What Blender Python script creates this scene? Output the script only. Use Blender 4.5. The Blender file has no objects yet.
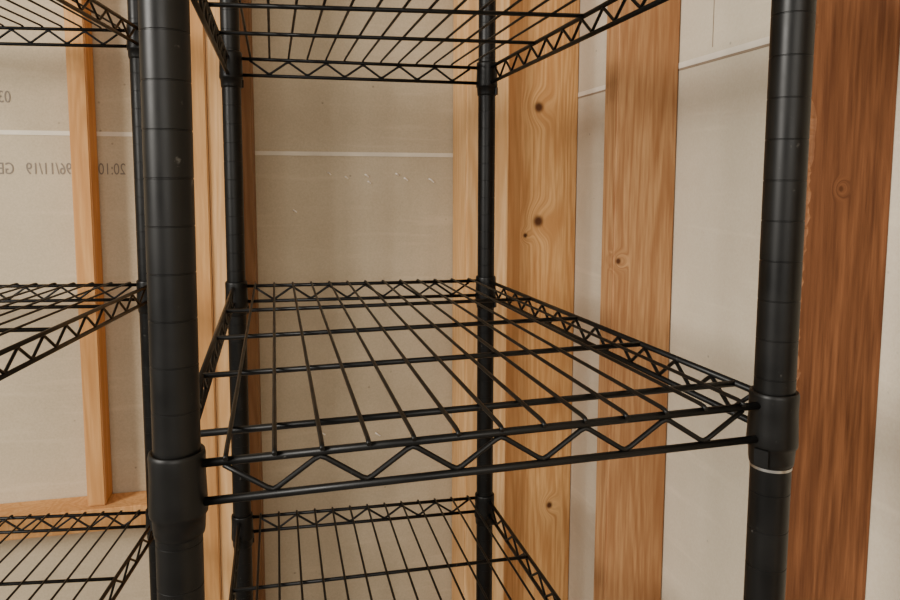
import bpy, bmesh, math, random
from mathutils import Vector, Matrix
random.seed(4)
Z0=1.0
CX,CY=0.0614,-0.4023
def W(a,b): return (CX+a, CY+b)
sc=bpy.context.scene
col=sc.collection

# ---------------- node helpers
def newmat(name):
    m=bpy.data.materials.new(name); m.use_nodes=True
    nt=m.node_tree; b=nt.nodes['Principled BSDF']; return m,nt,b
def N(nt,t,**k):
    n=nt.nodes.new(t)
    for a,v in k.items(): setattr(n,a,v)
    return n
def ramp(nt,stops):
    r=N(nt,'ShaderNodeValToRGB'); e=r.color_ramp.elements
    while len(e)<len(stops): e.new(0.5)
    for i,(p,c) in enumerate(stops): e[i].position=p; e[i].color=(*c,1)
    return r
def mixc(nt,fac,a,b,mode='MIX'):
    m=N(nt,'ShaderNodeMix',data_type='RGBA',blend_type=mode)
    for s,v in ((0,fac),(6,a),(7,b)):
        if hasattr(v,'links') or hasattr(v,'is_linked'): nt.links.new(v,m.inputs[s])
        elif isinstance(v,(int,float)): m.inputs[s].default_value=v
        else: m.inputs[s].default_value=(*v,1)
    return m.outputs[2]

def black_metal():
    m,nt,b=newmat('black_powder_coat')
    geo=N(nt,'ShaderNodeNewGeometry')
    n=N(nt,'ShaderNodeTexNoise'); n.inputs['Scale'].default_value=45; n.inputs['Detail'].default_value=6
    nt.links.new(geo.outputs['Position'],n.inputs['Vector'])
    r=ramp(nt,[(0.35,(0.0022,0.0021,0.0019)),(0.75,(0.005,0.0047,0.0042))])
    nt.links.new(n.outputs['Fac'],r.inputs[0])
    n2=N(nt,'ShaderNodeTexNoise'); n2.inputs['Scale'].default_value=160; n2.inputs['Detail'].default_value=5
    nt.links.new(geo.outputs['Position'],n2.inputs['Vector'])
    mr=N(nt,'ShaderNodeMapRange'); nt.links.new(n2.outputs['Fac'],mr.inputs[0]); mr.inputs[1].default_value=.70; mr.inputs[2].default_value=.78; mr.inputs[4].default_value=.6
    c=mixc(nt,mr.outputs[0],r.outputs[0],(.10,.095,.085))
    nt.links.new(c,b.inputs['Base Color'])
    r2=ramp(nt,[(0.3,(0.36,)*3),(0.8,(0.48,)*3)])
    nt.links.new(n.outputs['Fac'],r2.inputs[0]); nt.links.new(r2.outputs[0],b.inputs['Roughness'])
    b.inputs['Specular IOR Level'].default_value=0.25
    return m
def steel():
    m,nt,b=newmat('bare_steel_edge'); b.inputs['Base Color'].default_value=(.45,.44,.42,1); b.inputs['Metallic'].default_value=1; b.inputs['Roughness'].default_value=.35
    return m
def wood(name,light,dark,seed,knots=(),rough=0.65,streak=1.0,band=1.0,jag=0):
    m,nt,b=newmat(name)
    geo=N(nt,'ShaderNodeNewGeometry'); pos=geo.outputs['Position']
    mp=N(nt,'ShaderNodeMapping'); mp.inputs['Location'].default_value=(seed*1.37,seed*.71,seed*2.1)
    mp.inputs['Scale'].default_value=(1,1,0.06)
    vec=pos; kmask=None
    for (kx,ky,kz,kr) in knots:
        sb=N(nt,'ShaderNodeVectorMath',operation='SUBTRACT'); nt.links.new(pos,sb.inputs[0]); sb.inputs[1].default_value=(kx,ky,kz)
        scl=N(nt,'ShaderNodeVectorMath',operation='MULTIPLY'); nt.links.new(sb.outputs[0],scl.inputs[0]); scl.inputs[1].default_value=(1,.6,.9)
        ln=N(nt,'ShaderNodeVectorMath',operation='LENGTH'); nt.links.new(scl.outputs[0],ln.inputs[0])
        mr=N(nt,'ShaderNodeMapRange',interpolation_type='SMOOTHERSTEP'); nt.links.new(ln.outputs['Value'],mr.inputs[0])
        mr.inputs[1].default_value=kr*.3; mr.inputs[2].default_value=kr*1.5; mr.inputs[3].default_value=1; mr.inputs[4].default_value=0
        mr2=N(nt,'ShaderNodeMapRange',interpolation_type='SMOOTHERSTEP'); nt.links.new(ln.outputs['Value'],mr2.inputs[0])
        mr2.inputs[1].default_value=0; mr2.inputs[2].default_value=kr*5; mr2.inputs[3].default_value=.02; mr2.inputs[4].default_value=0
        cmb=N(nt,'ShaderNodeCombineXYZ'); nt.links.new(mr2.outputs[0],cmb.inputs[0])
        ad=N(nt,'ShaderNodeVectorMath',operation='ADD'); nt.links.new(vec,ad.inputs[0]); nt.links.new(cmb.outputs[0],ad.inputs[1]); vec=ad.outputs[0]
        if kmask is None: kmask=mr.outputs[0]
        else:
            mx=N(nt,'ShaderNodeMath',operation='MAXIMUM'); nt.links.new(kmask,mx.inputs[0]); nt.links.new(mr.outputs[0],mx.inputs[1]); kmask=mx.outputs[0]
    nt.links.new(vec,mp.inputs[0])
    n1=N(nt,'ShaderNodeTexNoise'); n1.inputs['Scale'].default_value=16; n1.inputs['Detail'].default_value=2; n1.inputs['Distortion'].default_value=.5
    nt.links.new(mp.outputs[0],n1.inputs['Vector'])
    mu=N(nt,'ShaderNodeMath',operation='MULTIPLY'); nt.links.new(n1.outputs['Fac'],mu.inputs[0]); mu.inputs[1].default_value=75
    si=N(nt,'ShaderNodeMath',operation='SINE'); nt.links.new(mu.outputs[0],si.inputs[0])
    mr=N(nt,'ShaderNodeMapRange'); nt.links.new(si.outputs[0],mr.inputs[0]); mr.inputs[1].default_value=-1
    n2=N(nt,'ShaderNodeTexNoise'); n2.inputs['Scale'].default_value=240; n2.inputs['Detail'].default_value=4
    nt.links.new(mp.outputs[0],n2.inputs['Vector'])
    n3=N(nt,'ShaderNodeTexNoise'); n3.inputs['Scale'].default_value=7; n3.inputs['Detail'].default_value=4
    mp3=N(nt,'ShaderNodeMapping'); mp3.inputs['Scale'].default_value=(1,1,.4); mp3.inputs['Location'].default_value=(seed,seed,seed)
    nt.links.new(pos,mp3.inputs[0]); nt.links.new(mp3.outputs[0],n3.inputs['Vector'])
    r1=ramp(nt,[(0.25,light),(1.0,tuple(l*.35+d*.65 for l,d in zip(light,dark)))])
    nt.links.new(mr.outputs[0],r1.inputs[0])
    base=mixc(nt,.75*band,light,r1.outputs[0])
    fr=ramp(nt,[(.35,(0,0,0)),(.75,(1,1,1))]); nt.links.new(n2.outputs['Fac'],fr.inputs[0])
    m1=N(nt,'ShaderNodeMath',operation='MULTIPLY'); nt.links.new(fr.outputs[0],m1.inputs[0]); m1.inputs[1].default_value=.6*streak
    c=mixc(nt,m1.outputs[0],base,dark)
    fr3=ramp(nt,[(.42,(0,0,0)),(.72,(1,1,1))]); nt.links.new(n3.outputs['Fac'],fr3.inputs[0])
    m3=N(nt,'ShaderNodeMath',operation='MULTIPLY'); nt.links.new(fr3.outputs[0],m3.inputs[0]); m3.inputs[1].default_value=.5
    c=mixc(nt,m3.outputs[0],c,dark)
    if kmask is not None: c=mixc(nt,kmask,c,(0.09,0.03,0.010))
    nt.links.new(c,b.inputs['Base Color']); b.inputs['Roughness'].default_value=rough
    b.inputs['Specular IOR Level'].default_value=.2
    bp=N(nt,'ShaderNodeBump'); bp.inputs['Strength'].default_value=.35*min(streak,2); bp.inputs['Distance'].default_value=.001
    nt.links.new(n2.outputs['Fac'],bp.inputs['Height']); nt.links.new(bp.outputs[0],b.inputs['Normal'])
    return m
def drywall(name,c1,c2):
    m,nt,b=newmat(name)
    geo=N(nt,'ShaderNodeNewGeometry')
    n=N(nt,'ShaderNodeTexNoise'); n.inputs['Scale'].default_value=4.5; n.inputs['Detail'].default_value=8; n.inputs['Roughness'].default_value=.68
    nt.links.new(geo.outputs['Position'],n.inputs['Vector'])
    r=ramp(nt,[(.3,c1),(.7,c2)]); nt.links.new(n.outputs['Fac'],r.inputs[0])
    n2=N(nt,'ShaderNodeTexNoise'); n2.inputs['Scale'].default_value=350; n2.inputs['Detail'].default_value=2
    nt.links.new(geo.outputs['Position'],n2.inputs['Vector'])
    c=mixc(nt,.15,r.outputs[0],n2.outputs['Fac'],'OVERLAY')
    v=N(nt,'ShaderNodeTexVoronoi'); v.inputs['Scale'].default_value=24; nt.links.new(geo.outputs['Position'],v.inputs['Vector'])
    mr=N(nt,'ShaderNodeMapRange'); nt.links.new(v.outputs['Distance'],mr.inputs[0]); mr.inputs[1].default_value=.02; mr.inputs[2].default_value=.06; mr.inputs[3].default_value=.6; mr.inputs[4].default_value=0
    c=mixc(nt,mr.outputs[0],c,tuple(x*.35 for x in c1))
    mp=N(nt,'ShaderNodeMapping'); mp.inputs['Rotation'].default_value=(.5,.7,.3); mp.inputs['Scale'].default_value=(3,3,40)
    nt.links.new(geo.outputs['Position'],mp.inputs[0])
    n4=N(nt,'ShaderNodeTexNoise'); n4.inputs['Scale'].default_value=1.6; n4.inputs['Detail'].default_value=5; nt.links.new(mp.outputs[0],n4.inputs['Vector'])
    r4=N(nt,'ShaderNodeMapRange'); nt.links.new(n4.outputs['Fac'],r4.inputs[0]); r4.inputs[1].default_value=.58; r4.inputs[2].default_value=.72; r4.inputs[4].default_value=.35
    c=mixc(nt,r4.outputs[0],c,tuple(min(1,x*1.2) for x in c2))
    nt.links.new(c,b.inputs['Base Color']); b.inputs['Roughness'].default_value=.85; b.inputs['Specular IOR Level'].default_value=.15
    bp=N(nt,'ShaderNodeBump'); bp.inputs['Strength'].default_value=.12; bp.inputs['Distance'].default_value=.001
    nt.links.new(n2.outputs['Fac'],bp.inputs['Height']); nt.links.new(bp.outputs[0],b.inputs['Normal'])
    return m
def plain(name,c,r=.8):
    m,nt,b=newmat(name)
    geo=N(nt,'ShaderNodeNewGeometry'); n=N(nt,'ShaderNodeTexNoise'); n.inputs['Scale'].default_value=30
    nt.links.new(geo.outputs['Position'],n.inputs['Vector'])
    rr=ramp(nt,[(.3,tuple(x*.88 for x in c)),(.7,c)]); nt.links.new(n.outputs['Fac'],rr.inputs[0]); nt.links.new(rr.outputs[0],b.inputs['Base Color'])
    b.inputs['Roughness'].default_value=r
    return m

MB=black_metal(); MS=steel()
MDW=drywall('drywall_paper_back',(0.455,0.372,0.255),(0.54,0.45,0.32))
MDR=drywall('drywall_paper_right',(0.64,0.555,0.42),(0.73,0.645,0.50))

# ---------------- geometry helpers
def finish(bm,name,mats,parent=None,smooth=False):
    me=bpy.data.meshes.new(name); bm.to_mesh(me); bm.free()
    for m in mats: me.materials.append(m)
    if smooth:
        for p in me.polygons: p.use_smooth=True
    o=bpy.data.objects.new(name,me); col.objects.link(o)
    if parent: o.parent=parent
    return o
def tube(bm,pts,r,seg=8):
    pts=[Vector(p) for p in pts]; n=len(pts); rings=[]
    ref=None
    for i,p in enumerate(pts):
        if i==0: t=pts[1]-p
        elif i==n-1: t=p-pts[i-1]
        else: t=(pts[i+1]-p).normalized()+(p-pts[i-1]).normalized()
        t.normalize()
        if ref is None:
            ref=t.orthogonal().normalized()
        ref=(ref-t*ref.dot(t)).normalized(); bi=t.cross(ref)
        rings.append([bm.verts.new(p+r*(math.cos(2*math.pi*k/seg)*ref+math.sin(2*math.pi*k/seg)*bi)) for k in range(seg)])
    for i in range(n-1):
        for k in range(seg):
            bm.faces.new((rings[i][k],rings[i][(k+1)%seg],rings[i+1][(k+1)%seg],rings[i+1][k]))
    bm.faces.new(rings[0][::-1]); bm.faces.new(rings[-1])
def lathe(bm,axis,prof,seg=32,sharp=True):
    rings=[]
    for z,r in prof:
        x,y=axis(z)
        rings.append([bm.verts.new((x+r*math.cos(2*math.pi*k/seg),y+r*math.sin(2*math.pi*k/seg),z)) for k in range(seg)])
    for i in range(len(rings)-1):
        for k in range(seg):
            f=bm.faces.new((rings[i][k],rings[i][(k+1)%seg],rings[i+1][(k+1)%seg],rings[i+1][k]))
            f.smooth=True
            if sharp:
                for e in f.edges:
                    if abs(e.verts[0].co.z-e.verts[1].co.z)<1e-7: e.smooth=False
    bm.faces.new(rings[0][::-1]); bm.faces.new(rings[-1])
def smooth_zig(p0,p1,h_lo,h_hi,period,phase=0):
    p0=Vector(p0);p1=Vector(p1);L=(p1-p0).length; n=max(2,round(L/period))
    corners=[]
    for i in range(2*n+1):
        h=h_hi if (i+phase)%2==0 else h_lo
        corners.append(p0.lerp(p1,i/(2*n))+Vector((0,0,h)))
    pts=[corners[0]]
    for i in range(1,len(corners)-1):
        a,b,c=corners[i-1],corners[i],corners[i+1]
        pts.append(b.lerp(a,.12)); pts.append(b.lerp((a+c)/2,.05)); pts.append(b.lerp(c,.12))
    pts.append(corners[-1]); return pts

R=.0127
def make_post(parent,base,lean,zb,zt,name,joint=None):
    bx,by=base; ax=lambda z:(bx+lean*(z-Z0),by)
    prof=[(zb,R)]; g=.0254; z=zb+.01
    while z<zt-.01:
        prof+=[(z-.0005,R),(z-.0002,R-.0003),(z+.0002,R-.0003),(z+.0005,R)]; z+=g
    prof.append((zt,R))
    bm=bmesh.new(); lathe(bm,ax,prof,48)
    lathe(bm,ax,[(zt-.001,R+.0008),(zt+.003,R+.0008),(zt+.006,R*.7)],32)
    lathe(bm,ax,[(zb-.022,.016),(zb-.014,.016),(zb-.013,.006),(zb+.001,.006)],24)
    if joint:
        lathe(bm,ax,[(joint-.0009,R+.0003),(joint+.0009,R+.0003)],40)
        for f in bm.faces:
            if len(f.verts)==4 and all(abs(v.co.z-joint)<.001 and (Vector((v.co.x-ax(v.co.z)[0],v.co.y-ax(v.co.z)[1])).length>R+.0002) for v in f.verts): f.material_index=1
    return finish(bm,name,[MB,MS],parent), ax
def collar(bm,ax,z):
    lathe(bm,ax,[(z+.0065,R+.0002),(z+.0078,.0142),(z+.0072,.0149),(z+.005,.0153),(z-.006,.0151),(z-.018,.0155),(z-.0265,.0159),(z-.0285,.0156),(z-.0293,.0145),(z-.038,.0140),(z-.0405,.0136),(z-.041,R+.0001)],40,sharp=False)
def tab(bm,c,d,z):
    x,y=c
    m=Matrix.Translation((x+d[0]*.0146,y+d[1]*.0146,z-.034))@Matrix.Rotation(math.atan2(d[1],d[0]),4,'Z')@Matrix.Diagonal((.003,.009,.011,1))
    bmesh.ops.create_cube(bm,size=1,matrix=m)

def make_shelf(parent,c,name,nthin=13,cross=(.07,.28,.49,.71),H=.0222):
    FL,FR,BL,BR=[Vector(v) for v in c]
    ctr=(FL+FR+BL+BR)/4
    bm=bmesh.new(); dn=Vector((0,0,-H))
    ux=((FR-FL).normalized()+(BR-BL).normalized()).normalized(); uy=((BL-FL).normalized()+(BR-FR).normalized()).normalized()
    def rail(A,B,out):
        o=out*.004; d=(B-A).normalized(); s=A+o+d*.013; e=B+o-d*.013
        tube(bm,[s,e],.0025,10); tube(bm,[s+dn,e+dn],.0025,10)
        tube(bm,smooth_zig(s+d*.012,e-d*.012,-H+.002,-.002,.051),.00165,8)
    rail(FL,FR,-uy); rail(BL,BR,uy); rail(FL,BL,-ux); rail(FR,BR,ux)
    def P(s,t): return FL.lerp(FR,s).lerp(BL.lerp(BR,s),t)
    up=Vector((0,0,.0044))
    for t in cross:
        tube(bm,[P(0,t)-ux*.004,P(1,t)+ux*.004],.0023,10)
    for i in range(nthin):
        s=(i+1)/(nthin+1)
        a=P(s,0)-uy*.0075; b=P(s,1)+uy*.0075
        tube(bm,[a+up*.5,a+uy*.003+up*.8,a+uy*.008+up*.9,b-uy*.008+up*.9,b-uy*.003+up*.8,b+up*.5],.00145,8)
    for f in bm.faces: f.smooth=len(f.verts)==4
    o=finish(bm,name,[MB],parent)
    bm=bmesh.new()
    for Pt in (FL,FR,BL,BR):
        ax=lambda z,Pt=Pt:(Pt.x,Pt.y); collar(bm,ax,Pt.z)
        v=(ctr-Pt); v.z=0; v.normalize()
        tab(bm,(Pt.x,Pt.y),(-v.y,v.x),Pt.z)
    finish(bm,name+'_corner_sleeves',[MB],parent)
    return o
def empty(name,loc=(0,0,0)):
    e=bpy.data.objects.new(name,None); col.objects.link(e); return e

# ---------------- main shelving unit
Wd,Dp=.3661,.6346
base=[(0,0),(Wd,0),(0,Dp),(Wd,Dp)]
off=[(.002,.0072),(.0057,-.0092),(-.003,.0061),(-.0047,-.0041)]
lean=[.006,.002,.0015,-.0023]; dz=[-.0066,.0079,.0011,-.0002]
bs=[(base[i][0]+off[i][0],base[i][1]+off[i][1]) for i in range(4)]
unit=empty('wire_shelving_unit')
axs=[]
for i in range(4):
    o,ax=make_post(unit,bs[i],lean[i],.024,1.80,'post_%d'%(i+1),joint=(Z0+dz[1]-.0425) if i==1 else None); axs.append(ax)
for k,h in enumerate((-.80,-.3434,0,.3174,.70)):
    pts=[]
    for i in range(4):
        z=Z0+h+dz[i]; x,y=axs[i](z); pts.append((x,y,z))
    make_shelf(unit,pts,'shelf_%d'%(k+1))

# ---------------- second unit (left), turned a little
unit2=empty('wire_shelving_unit.001')
th=.134; P0=Vector((*W(-.197,1.13),0)); dxv=Vector((-math.cos(th),math.sin(th),0)); dyv=Vector((-math.sin(th),-math.cos(th),0))
BR2=P0; BL2=P0+dxv*.40; FR2=P0+dyv*.63; FL2=BL2+dyv*.63
cs=[FL2,FR2,BL2,BR2]; ax2=[]
for i,c in enumerate(cs):
    o,ax=make_post(unit2,(c.x,c.y),.001,.024,1.80,'post_%d'%(i+1)); ax2.append(ax)
for k,h in enumerate((-.80,-.360,-.005,.366,.70)):
    pts=[(*ax2[i](Z0+h),Z0+h) for i in range(4)]
    make_shelf(unit2,pts,'shelf_%d'%(k+1),nthin=14)

# ---------------- room shell
def box(name,x0,x1,y0,y1,z0,z1,mats,parent=None,bev=0):
    bm=bmesh.new(); bmesh.ops.create_cube(bm,size=1)
    for v in bm.verts:
        v.co=Vector(((x0+x1)/2+v.co.x*(x1-x0),(y0+y1)/2+v.co.y*(y1-y0),(z0+z1)/2+v.co.z*(z1-z0)))
    if bev: bmesh.ops.bevel(bm,geom=bm.edges[:],offset=bev,segments=3,affect='EDGES')
    return finish(bm,name,mats,parent)
YB=CY+1.27; XR=CX+.5178
box('floor',-2.2,XR+.1,-2.6,YB+.1,-.05,0,[plain('concrete',(.32,.30,.28),.7)])
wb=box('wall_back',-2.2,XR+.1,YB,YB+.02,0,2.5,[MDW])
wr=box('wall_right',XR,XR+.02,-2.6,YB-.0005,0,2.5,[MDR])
MJ=plain('drywall_joint',(0.74,0.66,0.53))
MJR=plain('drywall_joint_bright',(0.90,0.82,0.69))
MJD=plain('drywall_joint_dark',(0.34,0.26,0.18))  # dark tone of the joint's lower edge and the pencil line
box('joint_1',CX-.10,CX+.34,YB-.0012,YB+.001,Z0+.194,Z0+.2010,[MJ],wb)
box('joint_2',-1.6,CX-.14,YB-.0012,YB+.001,Z0+.222,Z0+.2290,[MJ],wb)
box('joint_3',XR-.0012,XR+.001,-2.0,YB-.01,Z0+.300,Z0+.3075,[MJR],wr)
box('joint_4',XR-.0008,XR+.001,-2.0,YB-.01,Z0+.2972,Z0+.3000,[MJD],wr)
box('pencil_line',XR-.0004,XR+.001,CY+.795,CY+.7965,Z0+.315,Z0+.48,[MJD],wr)

MI=plain('grey_ink',(0.22,0.18,0.14))
def stamp(txt,x,z,size):
    cu=bpy.data.curves.new('date_code','FONT'); cu.body=txt; cu.size=size; cu.align_x='CENTER'; cu.extrude=.0001
    o=bpy.data.objects.new('date_code',cu); col.objects.link(o)
    dg=bpy.context.evaluated_depsgraph_get(); me=bpy.data.meshes.new_from_object(o.evaluated_get(dg))
    bpy.data.objects.remove(o)
    me.transform(Matrix.Translation((x,YB-.0006,z))@Matrix.Rotation(math.pi/2,4,'X')@Matrix.Diagonal((-1,1.4,1,1)))
    me.materials.clear(); me.materials.append(MI)
    ob=bpy.data.objects.new('printed_date_code',me); col.objects.link(ob); ob.parent=wb
stamp('20:10:01',CX-.280,Z0+.160,.0190)
stamp('96/11/19',CX-.362,Z0+.160,.0190)
stamp('GE',CX-.424,Z0+.160,.0190)
stamp('03',CX-.421,Z0+.272,.0190)

bm=bmesh.new()
for x,z in ((.08,.165),(.11,.158),(.145,.162),(.15,.150),(.20,.164),(.215,.156),(.26,.155),(.06,-.30),(.16,-.31),(.02,.10)):
    p=Vector((CX+x,YB-.001,Z0+z)); l=random.uniform(.004,.010)
    tube(bm,[p,p+Vector((l*.4,-.003,-l*.2)),p+Vector((l,-.0005,-l*.7))],.0014,6)
finish(bm,'paper_nicks',[plain('torn_paper',(.9,.84,.74))],wb)

# ---------------- framing lumber
def stud(a0,a1,b0,b1,mat,z0=.038,z1=2.46,bev=.002,jag=False):
    x0,y0=W(a0,b0); x1,y1=W(a1,b1)
    o=box('wall_stud',x0,x1,y0,y1,z0,z1,[mat],None,bev)
    if jag:   # rough, splintered arris along the inner near edge
        bm=bmesh.new(); bm.from_mesh(o.data); bmesh.ops.delete(bm,geom=bm.verts[:],context='VERTS')
        n=700; rows=[]; rr=random.Random(9); cut=.005
        for i in range(n+1):
            z=z0+(z1-z0)*i/n
            cut+=rr.uniform(-.0022,.0022); cut=min(max(cut,.002),.0095)
            c=cut*(1.0 if z>.95 else .35); c2=c*rr.uniform(.6,1.3)
            ring=[(x0+c,y0),(x0+c*.55,y0+c2*.45),(x0+c*.15,y0+c2),(x0,y1),(x1,y1),(x1,y0)]
            rows.append([bm.verts.new((a,b,z)) for a,b in ring])
        for i in range(n):
            for k in range(6):
                f=bm.faces.new((rows[i][k],rows[i][(k+1)%6],rows[i+1][(k+1)%6],rows[i+1][k]))
                if k<3: f.material_index=1
        bm.faces.new(rows[0]); bm.faces.new(rows[-1]); bmesh.ops.recalc_face_normals(bm,faces=bm.faces[:])
        bm.to_mesh(o.data); bm.free(); o.data.materials.append(m_split)
    return o
G=.0008
xs1=CX+.455; ys1=CY+1.20
m_s1=wood('pine_knotty',(0.80,0.475,0.20),(0.45,0.19,0.055),1.0,knots=[(xs1-.012,ys1,Z0+.280,.0085),(xs1-.010,ys1,Z0+.080,.0095),(xs1+.02,ys1,Z0-.45,.006),(xs1-.034,ys1,Z0+.055,.004)],streak=1.2)
m_s2=wood('pine_stud_mid',(0.56,0.31,0.140),(0.29,0.118,0.042),2.3,knots=[(CX+.436,CY+.869,Z0+.045,.004)],streak=1.3)
m_s3=wood('fir_stud_near',(0.27,0.108,0.043),(0.10,0.034,0.013),3.7,knots=[(CX+.466,CY+.519,Z0+.145,.0025)],band=1,streak=1.6)
m_split=wood('fir_splintered',(0.33,0.145,0.058),(0.13,0.048,0.018),4.4,streak=1.6)
m_c=wood('pine_corner',(0.86,0.56,0.28),(0.60,0.30,0.105),5.1)
m_l=wood('pine_left',(0.68,0.375,0.15),(0.44,0.195,0.06),6.3)
m_d=wood('painted_shade_brown',(0.26,0.14,0.065),(0.16,0.072,0.03),7.9)  # brown tone painted for the wall shade beside the back-left post
m_p=wood('pine_plate',(0.72,0.40,0.165),(0.48,0.22,0.07),8.8)
stud(.407,.5178-G,1.20,1.238,m_s1)
stud(.4288,.5178-G,.869,.907,m_s2)
stud(.4288,.5178-G,.519,.557,m_s3,jag=True)
stud(.4288,.5178-G,.125,.163,m_s2)
stud(.3045,.342,1.17,1.27-G,m_c)
stud(.3435,.376,1.16,1.27-G,m_c)
stud(.3768,.4062,1.185,1.27-G,m_l)
stud(-.1345,-.1035,1.11,1.27-G,m_l)
stud(-.1030,-.066,1.115,1.27-G,m_c)
stud(-.0655,-.042,1.16,1.27-G,m_d)  # strip added to stand in for shade, not a real stud
stud(-.317,-.289,1.22,1.27-G,m_l,z0=Z0-.379)
stud(-.73,-.69,1.22,1.27-G,m_l,z0=Z0-.379)
x0,y0=W(-1.3,1.21); x1,y1=W(-.1355,1.27-G)
box('wall_blocking',x0,x1,y0,y1,Z0-.418,Z0-.380,[m_p],None,.002)
box('sole_plate',-1.3,CX+.4288-.03,CY+1.22,YB-G,0.0005,.0375,[m_p],None,.002)
box('sole_plate',CX+.4288,XR-G,-2.0,CY+1.10,0.0005,.0375,[m_p],None,.002)

# ---------------- light
w=bpy.data.worlds.new('world'); sc.world=w; w.use_nodes=True
bg=w.node_tree.nodes['Background']; bg.inputs[0].default_value=(1.0,.94,.85,1); bg.inputs[1].default_value=.38
def area(name,loc,target,size,power,color):
    l=bpy.data.lights.new(name,'AREA'); l.size=size; l.energy=power; l.color=color
    o=bpy.data.objects.new(name,l); col.objects.link(o); o.location=loc
    o.rotation_euler=(Vector(target)-Vector(loc)).to_track_quat('-Z','Y').to_euler()
area('soft_key_left',(-1.9,-.75,1.75),(.5,.4,1.0),.7,76,(1,.95,.87))  # added soft area light as key from the left, no window there
area('soft_front_light',(-.2,-2.3,1.7),(.2,.8,1.0),1.2,32,(1,.94,.85))  # unseen soft area light from behind the camera

# ---------------- camera
yaw,pitch,roll=.232,-.0975,.0027
fw=Vector((math.sin(yaw)*math.cos(pitch),math.cos(yaw)*math.cos(pitch),math.sin(pitch)))
rt0=Vector((math.cos(yaw),-math.sin(yaw),0)); up0=rt0.cross(fw)
rt=math.cos(roll)*rt0+math.sin(roll)*up0; up=-math.sin(roll)*rt0+math.cos(roll)*up0
cam=bpy.data.cameras.new('camera'); co=bpy.data.objects.new('camera',cam); col.objects.link(co)
m=Matrix((rt,up,-fw)).transposed().to_4x4(); m.translation=Vector((CX,CY,Z0+.1506)); co.matrix_world=m
cam.sensor_width=36; cam.lens=713.06/900*36; cam.shift_y=-(300-250.93)/900
cam.clip_start=.02
sc.camera=co
